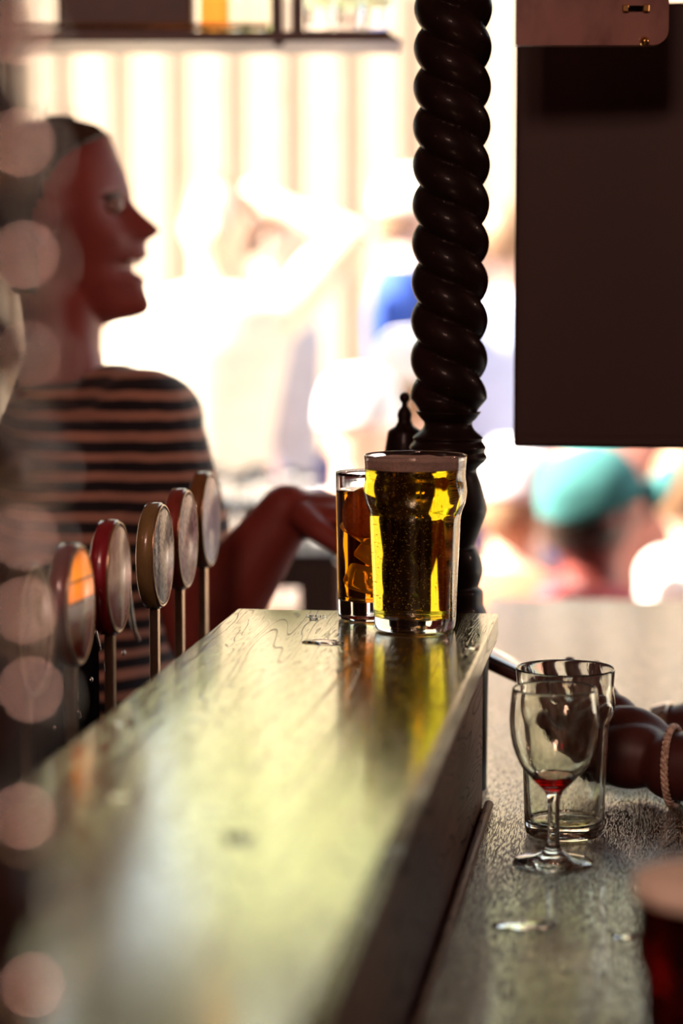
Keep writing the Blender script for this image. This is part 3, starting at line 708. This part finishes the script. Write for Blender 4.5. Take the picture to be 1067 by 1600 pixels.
# neck and body
nk0 = P(95, 500, DB); nk1 = P(95, 600, DB)
loft(bm, [(P(95, 440, DB), .052, .05, RT, FW), (nk0, .046, .050, RT, FW), (P(96, 545, DB), .044, .050, RT, FW), (nk1, .055, .065, RT, FW), (P(100, 640, DB), .07, .10, RT, FW)], 40)
sh_r = P(225, 665, 2.66); el_r = P(318, 985, 2.60); wr_r = P(448, 800, 2.56)
sh_l = P(150, 655, 2.92); el_l = P(170, 960, 3.0); wr_l = P(230, 1080, 2.92)
chain(bm, [sh_r, sh_r.lerp(el_r, .5), el_r], [.050, .045, .040]); chain(bm, [el_r, el_r.lerp(wr_r, .3), el_r.lerp(wr_r, .62), wr_r], [.042, .044, .038, .030])
hand(bm, wr_r+Vector((.004, 0, 0)), RT*1+UP*-.06-FW*.2, -UP+RT*.1, -1, 1.1, .6); ell(bm, wr_r+RT*.035-UP*.004, (.045, .035, .026))
ell(bm, wr_r, (.03, .026, .028))
chain(bm, [sh_l, el_l, wr_l], [.048, .040, .028]); hand(bm, wr_l, RT*.5-UP*.9, -FW, 1, 1, .5)
tor = [(P(105, 615, DB), .05, .07), (P(135, 650, DB), .085, .14), (P(150, 720, DB), .105, .15), (P(160, 820, DB), .110, .15), (P(155, 920, DB), .10, .14), (P(150, 1020, DB), .095, .135), (P(140, 1150, DB), .105, .15), (P(140, 1300, DB), .11, .155)]
loft(bm, [(c, a, b, RT, FW) for c, a, b in tor], 40)
hipz = tor[-1][0].z
for sg in (-1, 1):
    h = tor[-1][0]+FW*.08*sg; kn = Vector((h.x+.01, h.y, .46)); an = Vector((h.x-.01, h.y, .09))
    chain(bm, [h, kn, kn.lerp(an, .3), an], [.085, .058, .056, .038])
    ell(bm, an+RT*.07-UP*.05, (.11, .045, .035), RM.to_4x4().to_3x3() if False else Euler((0, 0, YAW)).to_matrix())
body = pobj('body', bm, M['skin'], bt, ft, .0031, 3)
# shirt
sb = bmesh.new()
g = .013
loft(sb, [(P(97, 592, DB), .055, .062, RT, FW)]+[(c, a+g, b+g, RT, FW) for c, a, b in tor[:7]], 48)
chain(sb, [P(180, 640, 2.70), sh_r, sh_r.lerp(el_r, .52)], [.052, .064, .061]); chain(sb, [P(140, 640, 2.84), sh_l, sh_l.lerp(el_l, .5)], [.055, .060, .058])
ell(sb, P(232, 655, 2.68), (.062, .06, .055))
shirt = pobj('t_shirt', sb, M['shirt_stripe'], bt, ft, .004, 5)
cl = bmesh.new(); loft(cl, [(P(98, 607, DB), .060, .068, RT, FW), (P(95, 580, DB), .051, .056, RT, FW)], 40)
pobj('collar', cl, cloth('collar_cloth', (.016, .014, .02)), bt, ft, .004, 3)
tr = bmesh.new()
loft(tr, [(tor[6][0]-UP*.0, .122, .166, RT, FW), (tor[7][0], .126, .172, RT, FW), (tor[7][0]-UP*.06, .12, .165, RT, FW)], 40)
for sg in (-1, 1):
    h = tor[-1][0]+FW*.08*sg; kn = Vector((h.x+.01, h.y, .46)); an = Vector((h.x-.01, h.y, .12)); chain(tr, [h, kn, an], [.098, .075, .062])
pobj('trousers', tr, M['trousers'], bt, ft, .006, 4)
# hair
hb_ = bmesh.new(); n = 140; mrow = 220; rows = []
hl = [(183, 178), (215, 172), (228, 150), (250, 118), (290, 96), (340, 84), (400, 76), (460, 72)]
for j in range(mrow+1):
    y = 186+(455-186)*j/mrow; rows.append([])
    for i in range(n):
        gr = .006+.0012*math.sin(i*1.9)
        p = head_pt(max(y, 191), 2*PI*i/n, gr, False)
        if y < 191: p = p+UP*(191-y)*kb
        rows[-1].append(hb_.verts.new(p))
def keep(v): 
    q = v.co-hc; y = 350-q.z/kb; u = 130+q.dot(hfw)/kb; return u < interp(hl, y)
for a, b in zip(rows, rows[1:]):
    for i in range(n):
        q = (a[i], a[(i+1) % n], b[(i+1) % n], b[i])
        if all(keep(v) for v in q): hb_.faces.new(q)
hb_.faces.new(rows[0])
bmesh.ops.delete(hb_, geom=[v for v in hb_.verts if not v.link_faces], context='VERTS')
hair = pobj('hair', hb_, M['hair'], bt, ft)
so = hair.modifiers.new('thick', 'SOLIDIFY'); so.thickness = .006; so.offset = 0
bun = bmesh.new(); ell(bun, hc-hfw*.125+UP*.02, (.035, .035, .035)); bo = pobj('hair_bun', bun, M['hair'], hair, (0, 0, 0)); bo.location = -Vector(ft)
ws = bmesh.new(); rnd = random.Random(5)
for i in range(26):
    th = rnd.uniform(1.0, 5.2); p0 = head_pt(rnd.uniform(193, 204), th, .006, False); q = (RT*rnd.uniform(-.3, .5)+FW*rnd.uniform(-.4, .4)+UP).normalized(); l_ = rnd.uniform(.012, .035)
    tube(ws, spline([p0, p0+q*l_*.5, p0+q*l_*.9+RT*rnd.uniform(.0, .012)], 3), .00022, 4)
wo = pobj('stray_hairs', ws, M['hair'], hair, (0, 0, 0)); wo.location = -Vector(ft); tag(wo, kind='stuff')
# eyes, brows, teeth, lips
for sg in (-1, 1):
    e = hc+hfw*((194-130)*kb)+hlt*.030*sg+UP*((350-322)*kb)
    eo = pobj('eye', ell(bmesh.new(), e-hfw*.006, (.0115,)*3, seg=16), mat('eye_white', (.35, .25, .22), .2), bt, ft)
    bw = bmesh.new(); tube(bw, [head_pt(305+abs(k)*1.5, sg*(.30+.10*k), .001)+hfw*.001 for k in range(0, 5)], [.0018, .0028, .003, .0025, .0012], 8); pobj('eyebrow', bw, M['hair'], bt, ft)
tt = bmesh.new(); tube(tt, [hc+hfw*((217-130)*kb-abs(k)*.0022)+hlt*.007*k+UP*((350-408)*kb) for k in range(-3, 4)], .0035, 10); pobj('teeth', tt, M['teeth'], bt, ft)

# ---- customer at the right, only forearms and hands inside the frame
DA = 2.17
wa = P(1052, 1216, DA); wa.z = max(wa.z, CT+.036)
ea = Vector((wa.x+.25, wa.y-.06, CT+.048)); sa = Vector((.56, 1.88, 1.33))
wb_ = P(1052, 1150, 2.40); eb = Vector((wb_.x+.25, wb_.y-.06, 1.02)); sb_ = Vector((.57, 2.20, 1.32))
cf = Vector((.66, 2.04, .001))
cu = thing('person', 'person out of frame reaching in from the right to hold a phone over the counter', 'person', cf)
bm = bmesh.new()
chain(bm, [sa, sa.lerp(ea, .5), ea], [.055, .048, .042]); chain(bm, [ea, ea.lerp(wa, .35), ea.lerp(wa, .75), wa], [.042, .045, .036, .031])
chain(bm, [sb_, eb], [.055, .042]); chain(bm, [eb, eb.lerp(wb_, .35), wb_], [.042, .042, .029])
# right hand: broad palm seen side on, fingers curl under the phone
kn_a = P(915, 1130, 2.26)
da = (kn_a-wa).normalized()
ell(bm, wa.lerp(kn_a, .45), (.045, .028, .036), Euler((0, .5, YAW)).to_matrix())
ell(bm, P(985, 1180, 2.19), (.040, .030, .031)); ell(bm, P(945, 1170, 2.21), (.032, .028, .034)); ell(bm, P(950, 1125, 2.24), (.030, .024, .026))
hand(bm, wa+da*.012, da, UP*.55-FW*.0+RT*-.2, -1, 1.05, .85, .08, .3)
kn_b = P(965, 1150, 2.38); hand(bm, wb_, (kn_b-wb_), -UP*.9-FW*.2, 1, .9, .95, .02, .2)
tc_ = [(Vector((.66, 2.04, 1.44)), .06, .07), (Vector((.64, 2.04, 1.36)), .10, .19), (Vector((.64, 2.04, 1.2)), .125, .18), (Vector((.65, 2.04, 1.0)), .12, .16), (Vector((.67, 2.04, .86)), .13, .17)]
loft(bm, [(c, a, b, Vector((1, 0, 0)), Vector((0, 1, 0))) for c, a, b in tc_], 36)
chain(bm, [Vector((.65, 2.04, 1.40)), Vector((.60, 2.04, 1.53))], [.058, .055])
ell(bm, (.585, 2.04, 1.62), (.098, .078, .115)); ell(bm, (.488, 2.04, 1.60), (.016, .012, .018)); ell(bm, (.53, 2.04, 1.545), (.045, .045, .03))
for sg in (-1, 1):
    ell(bm, (.60, 2.04+.08*sg, 1.61), (.018, .01, .03))
    h = Vector((.67, 2.04+.09*sg, .86)); kn = Vector((.66, 2.04+.1*sg, .46)); an = Vector((.69, 2.04+.1*sg, .09)); chain(bm, [h, kn, an], [.095, .062, .042]); ell(bm, an+Vector((-.06, 0, -.05)), (.12, .045, .036))
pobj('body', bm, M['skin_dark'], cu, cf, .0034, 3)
shc = bmesh.new(); loft(shc, [(c, a+.016, b+.016, Vector((1, 0, 0)), Vector((0, 1, 0))) for c, a, b in tc_], 36)
chain(shc, [sa, sa.lerp(ea, .5)], [.072, .066]); chain(shc, [sb_, sb_.lerp(eb, .5)], [.072, .066]); pobj('t_shirt', shc, cloth('dark_cloth', (.03, .02, .03)), cu, cf, .006, 5)
pt = bmesh.new()
for sg in (-1, 1): chain(pt, [Vector((.67, 2.04+.09*sg, .86)), Vector((.66, 2.04+.1*sg, .46)), Vector((.69, 2.04+.1*sg, .14))], [.11, .078, .062])
pobj('trousers', pt, M['trousers'], cu, cf, .007, 4)
hr = bmesh.new(); ell(hr, (.605, 2.04, 1.65), (.098, .088, .105)); pobj('hair', hr, M['hair'], cu, cf)
# rope bracelet: two plaited strands round the wrist
ax = (ea-wa).normalized(); n1 = ax.orthogonal().normalized(); n2 = ax.cross(n1); bc = wa+ax*.000
br = thing('rope_bracelet', 'pale plaited cord bracelet on the front wrist at the right edge', 'bracelet', bc)
for j in range(3):
    q = [(n1*math.cos(t)+n2*math.sin(t))*(.0355+.0016*math.cos(t*14+j*2.1))+ax*.0022*math.sin(t*14+j*2.1) for t in [2*PI*i/120 for i in range(121)]]
    obj('strand', tube(bmesh.new(), q, .0017, 8, False), M['rope'], br)
# watch
axb = (eb-wb_).normalized(); m1 = axb.orthogonal().normalized(); m2 = axb.cross(m1); wc = wb_+axb*-.004
wt = thing('wrist_watch', 'metal link wrist watch on the rear wrist at the right edge', 'watch', wc)
for j in range(16):
    t0 = 2*PI*j/16; q = []
    lk = bx(-.009, .009, -.0058, .0058, -.0014, .0014, .0006, 2)
    rd = m1*math.cos(t0)+m2*math.sin(t0); tg = -m1*math.sin(t0)+m2*math.cos(t0)
    mm_ = Matrix((axb, tg, rd)).transposed().to_4x4(); mm_.translation = rd*.0325
    bmesh.ops.transform(lk, matrix=mm_, verts=lk.verts[:]); obj('link', lk, M['steel'], wt, False)
rd = (-m1 if (-m1).dot(UP-FW) > m1.dot(UP-FW) else m1)
wc_ = lathe(bmesh.new(), [(0, 0), (.017, 0), (.018, .002), (.017, .008), (.015, .009), (0, .009)], 32)
mm_ = rd.to_track_quat('Z', 'Y').to_matrix().to_4x4(); mm_.translation = rd*.0325; bmesh.ops.transform(wc_, matrix=mm_, verts=wc_.verts[:]); obj('watch_case', wc_, M['steel'], wt)
# phone
ph = thing('phone', 'slim phone in a dark red case held over the counter behind the empty pint', 'phone', P(848, 1066, 2.31))
ux = (RT*.905-UP*.425).normalized(); uy = (FW*.97+UP*.06); uy = (uy-ux*uy.dot(ux)).normalized(); uz = ux.cross(uy)
ph.rotation_euler = Matrix((ux, uy, uz)).transposed().to_euler()
obj('phone_case', bx(-.074, .074, -.036, .036, -.0055, .0035, .003, 4), mottled('red_case', (.05, .008, .006), (.07, .012, .008), 30, rough=.4), ph)
obj('phone_screen', bx(-.070, .070, -.033, .033, .0033, .0042, .0004, 1), mat('screen_glass', (.03, .035, .04), .08, spec=.9, coat=.5), ph)

# ---- people outside, well out of focus
def patio_person(px, py, d, label, shirt, legs=(.05, .06, .10), hair='hair_fair', face=(0, -1), cap=None, brim=None, arms='down', seated=False, lean=(0, 0), hat_tilt=0, skin='skin_pale', hs=1.0):
    hd = P(px, py, d); fx = (RT*face[0]+FW*-face[1]).normalized(); lx = Vector((-fx.y, fx.x, 0)); ln = RT*lean[0]+FW*lean[1]
    z = hd.z; nb = hd-UP*.115; ch = hd-UP*.30-ln*.12; wa_ = hd-UP*.60-ln*.3; hp_ = hd-UP*.74-ln*.35
    root = Vector((hp_.x, hp_.y, GZ)); t = thing('person', label, 'person', root)
    b = bmesh.new(); ell(b, hd, (.078*hs, .095*hs, .115*hs), Matrix((lx, fx, UP)).transposed())
    ell(b, hd+fx*.096*hs-UP*.01, (.013, .016, .02), Matrix((lx, fx, UP)).transposed())
    for sg in (-1, 1): ell(b, hd+lx*.078*hs*sg-UP*.005, (.009, .017, .028), Matrix((lx, fx, UP)).transposed())
    chain(b, [hd-UP*.06, nb-UP*.05], [.055, .062])
    tr_ = [(nb-UP*.035, .08, .065), (hd-UP*.20-ln*.05, .185, .095), (ch, .18, .115), (wa_, .14, .105), (hp_, .165, .12)]
    loft(b, [(c, a_, c_, lx, fx) for c, a_, c_ in tr_], 32)
    slv = []
    for sg in (-1, 1):
        sh = hd-UP*.215-ln*.05+lx*.175*sg
        if arms == 'head' and (lx*sg).dot(RT) > 0:
            el = P(552, 372, d-.1); wr = P(440, 325, d-.02)
        elif arms == 'forward' or seated: el = sh-UP*.26+fx*.08+lx*.05*sg; wr = el+fx*.23+UP*.03-lx*.06*sg
        else: el = sh-UP*.28+lx*.06*sg-fx*.02; wr = el-UP*.23+fx*.06
        chain(b, [sh, el, wr], [.052, .042, .028]); hand(b, wr, (wr-el), fx if arms != 'head' else -fx, sg, .95, .5); slv.append((sh, sh.lerp(el, .55)))
    if seated:
        for sg in (-1, 1):
            h = hp_+lx*.09*sg; kn = h+fx*.42+UP*.0; an = Vector((kn.x, kn.y, GZ+.08)); chain(b, [h, kn, an], [.09, .062, .04]); ell(b, an+fx*.06-UP*.04, (.045, .11, .035), Matrix((lx, fx, UP)).transposed())
    else:
        for sg in (-1, 1):
            h = hp_+lx*.09*sg; kn = Vector((h.x, h.y, (h.z+GZ)/2+.04)); an = Vector((h.x, h.y, GZ+.08)); chain(b, [h, kn, an], [.09, .06, .04]); ell(b, an+fx*.06-UP*.04, (.045, .11, .035), Matrix((lx, fx, UP)).transposed())
    pobj('body', b, M[skin], t, root, .009, 3)
    s_ = bmesh.new(); loft(s_, [(c, a_+.015, c_+.015, lx, fx) for c, a_, c_ in tr_[:4]]+[(hp_+UP*.04, .175, .13, lx, fx)], 32)
    for a_, b_ in slv: chain(s_, [a_, b_], [.066, .060])
    pobj('t_shirt', s_, cloth('shirt_cloth', shirt), t, root, .011, 4)
    l_ = bmesh.new()
    for sg in (-1, 1):
        h = hp_+lx*.09*sg
        kn = h+fx*.42 if seated else Vector((h.x, h.y, (h.z+GZ)/2+.04)); chain(l_, [h+UP*.02, kn], [.112, .085]); chain(l_, [kn, Vector((kn.x, kn.y, GZ+.14))], [.078, .062])
    pobj('trousers', l_, cloth('leg_cloth', legs), t, root, .012, 4)
    rot = Matrix((lx, fx, UP)).transposed() @ Euler((hat_tilt, 0, 0)).to_matrix()
    if cap:
        c_ = bmesh.new(); nn = 32; pr = [(.001, .122), (.05, .116), (.085, .09), (.103, .05), (.108, .01), (.109, -.01)]
        lathe(c_, [(0, .122)]+pr[1:]+[(.100, -.008), (.085, .07), (0, .11)], nn)
        bmesh.ops.transform(c_, matrix=Matrix.Translation(hd+UP*.015) @ rot.to_4x4() @ Matrix.Diagonal((.9, 1.05, 1, 1)), verts=c_.verts[:])
        co = pobj('cap', c_, cloth('cap_cloth', cap), t, root)
        if brim:
            v = bmesh.new(); A2 = []; 
            for r_ in (0, 1):
                A2.append([v.verts.new((.085*math.cos(q), .06+.0+.135*math.sin(q)*r_+.03*(1-r_), -.004+.03*math.sin(q)*r_-.05*math.cos(q)**2*(.5+.5*r_))) for q in [PI*i/20 for i in range(21)]])
            for i in range(20): v.faces.new((A2[0][i], A2[0][i+1], A2[1][i+1], A2[1][i]))
            bmesh.ops.transform(v, matrix=Matrix.Translation(hd+UP*.015) @ (rot @ Euler((0, 0, brim)).to_matrix()).to_4x4(), verts=v.verts[:])
            vo = pobj('cap_brim', v, cloth('brim_cloth', cap), co, root); so_ = vo.modifiers.new('t', 'SOLIDIFY'); so_.thickness = .006
    if hair and not cap or (cap and hair):
        h_ = bmesh.new(); ell(h_, hd-fx*.018+UP*(.02 if not cap else -.015), (.085, .095, .108 if not cap else .09), Matrix((lx, fx, UP)).transposed()); pobj('hair', h_, M[hair], t, root)
    return t
cream = (.86, .76, .62)
patio_person(338, 352, 6.0, 'person in a cream shirt with one bent arm raised behind the head', cream, (.35, .26, .18), 'hair_fair', (0, 1), arms='head', lean=(.1, 0))
patio_person(432, 372, 6.9, 'standing person in grey behind the raised arm of the cream shirted one', (.4, .4, .45), (.2, .2, .3), 'hair', (1, .2))
patio_person(642, 335, 7.2, 'standing person in a bright blue shirt partly behind the twisted column', (.03, .08, .38), (.3, .3, .35), 'hair_fair', (1, .15), cap=(.9, .8, .66))
patio_person(640, 598, 6.2, 'seated person in an indigo shirt and white cap left of the column', (.07, .07, .24), (.05, .05, .1), 'hair_fair', (0, -1), cap=(.92, .88, .86), seated=True)
patio_person(562, 668, 5.45, 'seated person all in white with white cap behind the tall orange drink', (.93, .90, .86), (.8, .75, .7), 'hair_fair', (0, 1), cap=(.95, .93, .90), seated=True)
patio_person(785, 380, 7.2, 'standing person in a pale blue shirt right of the twisted column', (.6, .68, .95), (.2, .25, .5), 'hair_fair', (0, -1))
patio_person(925, 800, 4.95, 'person in a teal cap and red shirt seated beyond the counter', (.42, .05, .06), (.15, .1, .15), 'hair', (.95, -.25), cap=(.05, .20, .19), brim=.05, seated=True, hat_tilt=.32, skin='skin')
patio_person(805, 778, 5.4, 'person in a salmon shirt seated between the column and teal cap', (.50, .16, .09), (.2, .2, .3), 'hair_fair', (.3, -1), cap=(.85, .78, .80), seated=True)
patio_person(1090, 770, 5.6, 'person in a white shirt at the right edge under the screen', (.92, .84, .76), (.05, .06, .15), 'hair_fair', (1, -.3), seated=True)
patio_person(968, 540, 6.4, 'standing person in a rose shirt behind the teal cap', (.5, .2, .15), (.5, .3, .25), 'hair', (0, -1))

# ================================================================ CRATES AND GLASSES BEYOND
dcr = 4.0
ctop = P(448, 868, dcr)
chh = (ctop.z-GZ)/4-.0006
m_cr = mottled('dark_crate', (.06, .05, .05), (.08, .065, .06), 12, rough=.6)
def crate(z, lb):
    t = thing('bottle_crate', lb, 'crate', (ctop.x, ctop.y, z), YAW, 'stack of crates on the patio side')
    W2, D2, H = .085, .075, chh-.001
    for sg, nm in ((-1, 'end_panel'), (1, 'end_panel')):
        b = bmesh.new(); y0, y1 = sg*D2-.005, sg*D2+.005; hx, h0, h1 = .034, H*.62, H*.84
        x_off = -.012
        for (a0, a1, c0, c1) in ((-W2, W2, 0, h0), (-W2, W2, h1, H), (-W2, x_off-hx, h0, h1), (x_off+hx, W2, h0, h1)): add_box(b, a0, a1, y0, y1, c0, c1)
        obj(nm, b, m_cr, t, False)
    for sg in (-1, 1): obj('side_panel', bx(sg*W2-.004, sg*W2+.004, -D2+.005, D2-.005, 0, H*.55), m_cr, t, False)
    obj('crate_floor', bx(-W2+.004, W2-.004, -D2+.005, D2-.005, 0, .008), m_cr, t, False)
    for sx in (-1, 1): obj('corner_post', bx(sx*(W2+.004)-.006, sx*(W2+.004)+.006, -D2-.007, -D2+.005, 0, H, .001, 1), mottled('crate_corner', (.45, .36, .32), (.5, .4, .36), 10, rough=.5), t, False)
    return t
nms = ['lowest', 'second lowest', 'second highest', 'topmost']
for i in range(4): crate(GZ+.0005+i*(chh+.0005), 'dark bottle crate with hand hole, %s of the stack beyond the bar' % nms[i])
tray = tag(obj('glass_tray', bx(-.13, .10, -.08, .08, 0, .012, .003, 2), m_cr, loc=(ctop.x, ctop.y, ctop.z+.0012), smooth=False), 'dark tray of empty glasses on the stack of crates', 'tray'); tray.rotation_euler.z = YAW
for j in range(3):
    for i in range(5):
        p = ctop+RT*(-.105+.045*i)+FW*(-.05+.048*j)+UP*.0145
        tumbler(p, 'empty tumbler on the tray above the crates, beyond the bartender hand', 'empty glasses on the crates', .00068, nm='tumbler')
# high table with glasses
dt = 4.6; tp = P(345, 795, dt)
ht = thing('patio_table', 'tall round patio table covered in empty glasses behind the bartender', 'table', (tp.x, tp.y, GZ))
H_ = tp.z-GZ
obj('table_top', lathe(bmesh.new(), [(0, H_-.03), (.21, H_-.03), (.22, H_-.015), (.21, H_), (0, H_)], 48), cloth('pale_top', (.75, .66, .58)), ht)
obj('table_leg', tube(bmesh.new(), [(0, 0, .02), (0, 0, H_-.031)], .035, 16), M['steel'], ht)
obj('table_base', lathe(bmesh.new(), [(0, 0), (.22, 0), (.22, .012), (.05, .022), (0, .022)], 40), M['steel'], ht)
rnd = random.Random(9)
for j in range(16):
    a_ = j*2.4; r_ = .047*math.sqrt(j+.6)
    tumbler(Vector((tp.x+r_*math.cos(a_), tp.y+r_*math.sin(a_), tp.z+.001)), 'empty tumbler on the tall round patio table', 'empty glasses on the patio table', .0007)
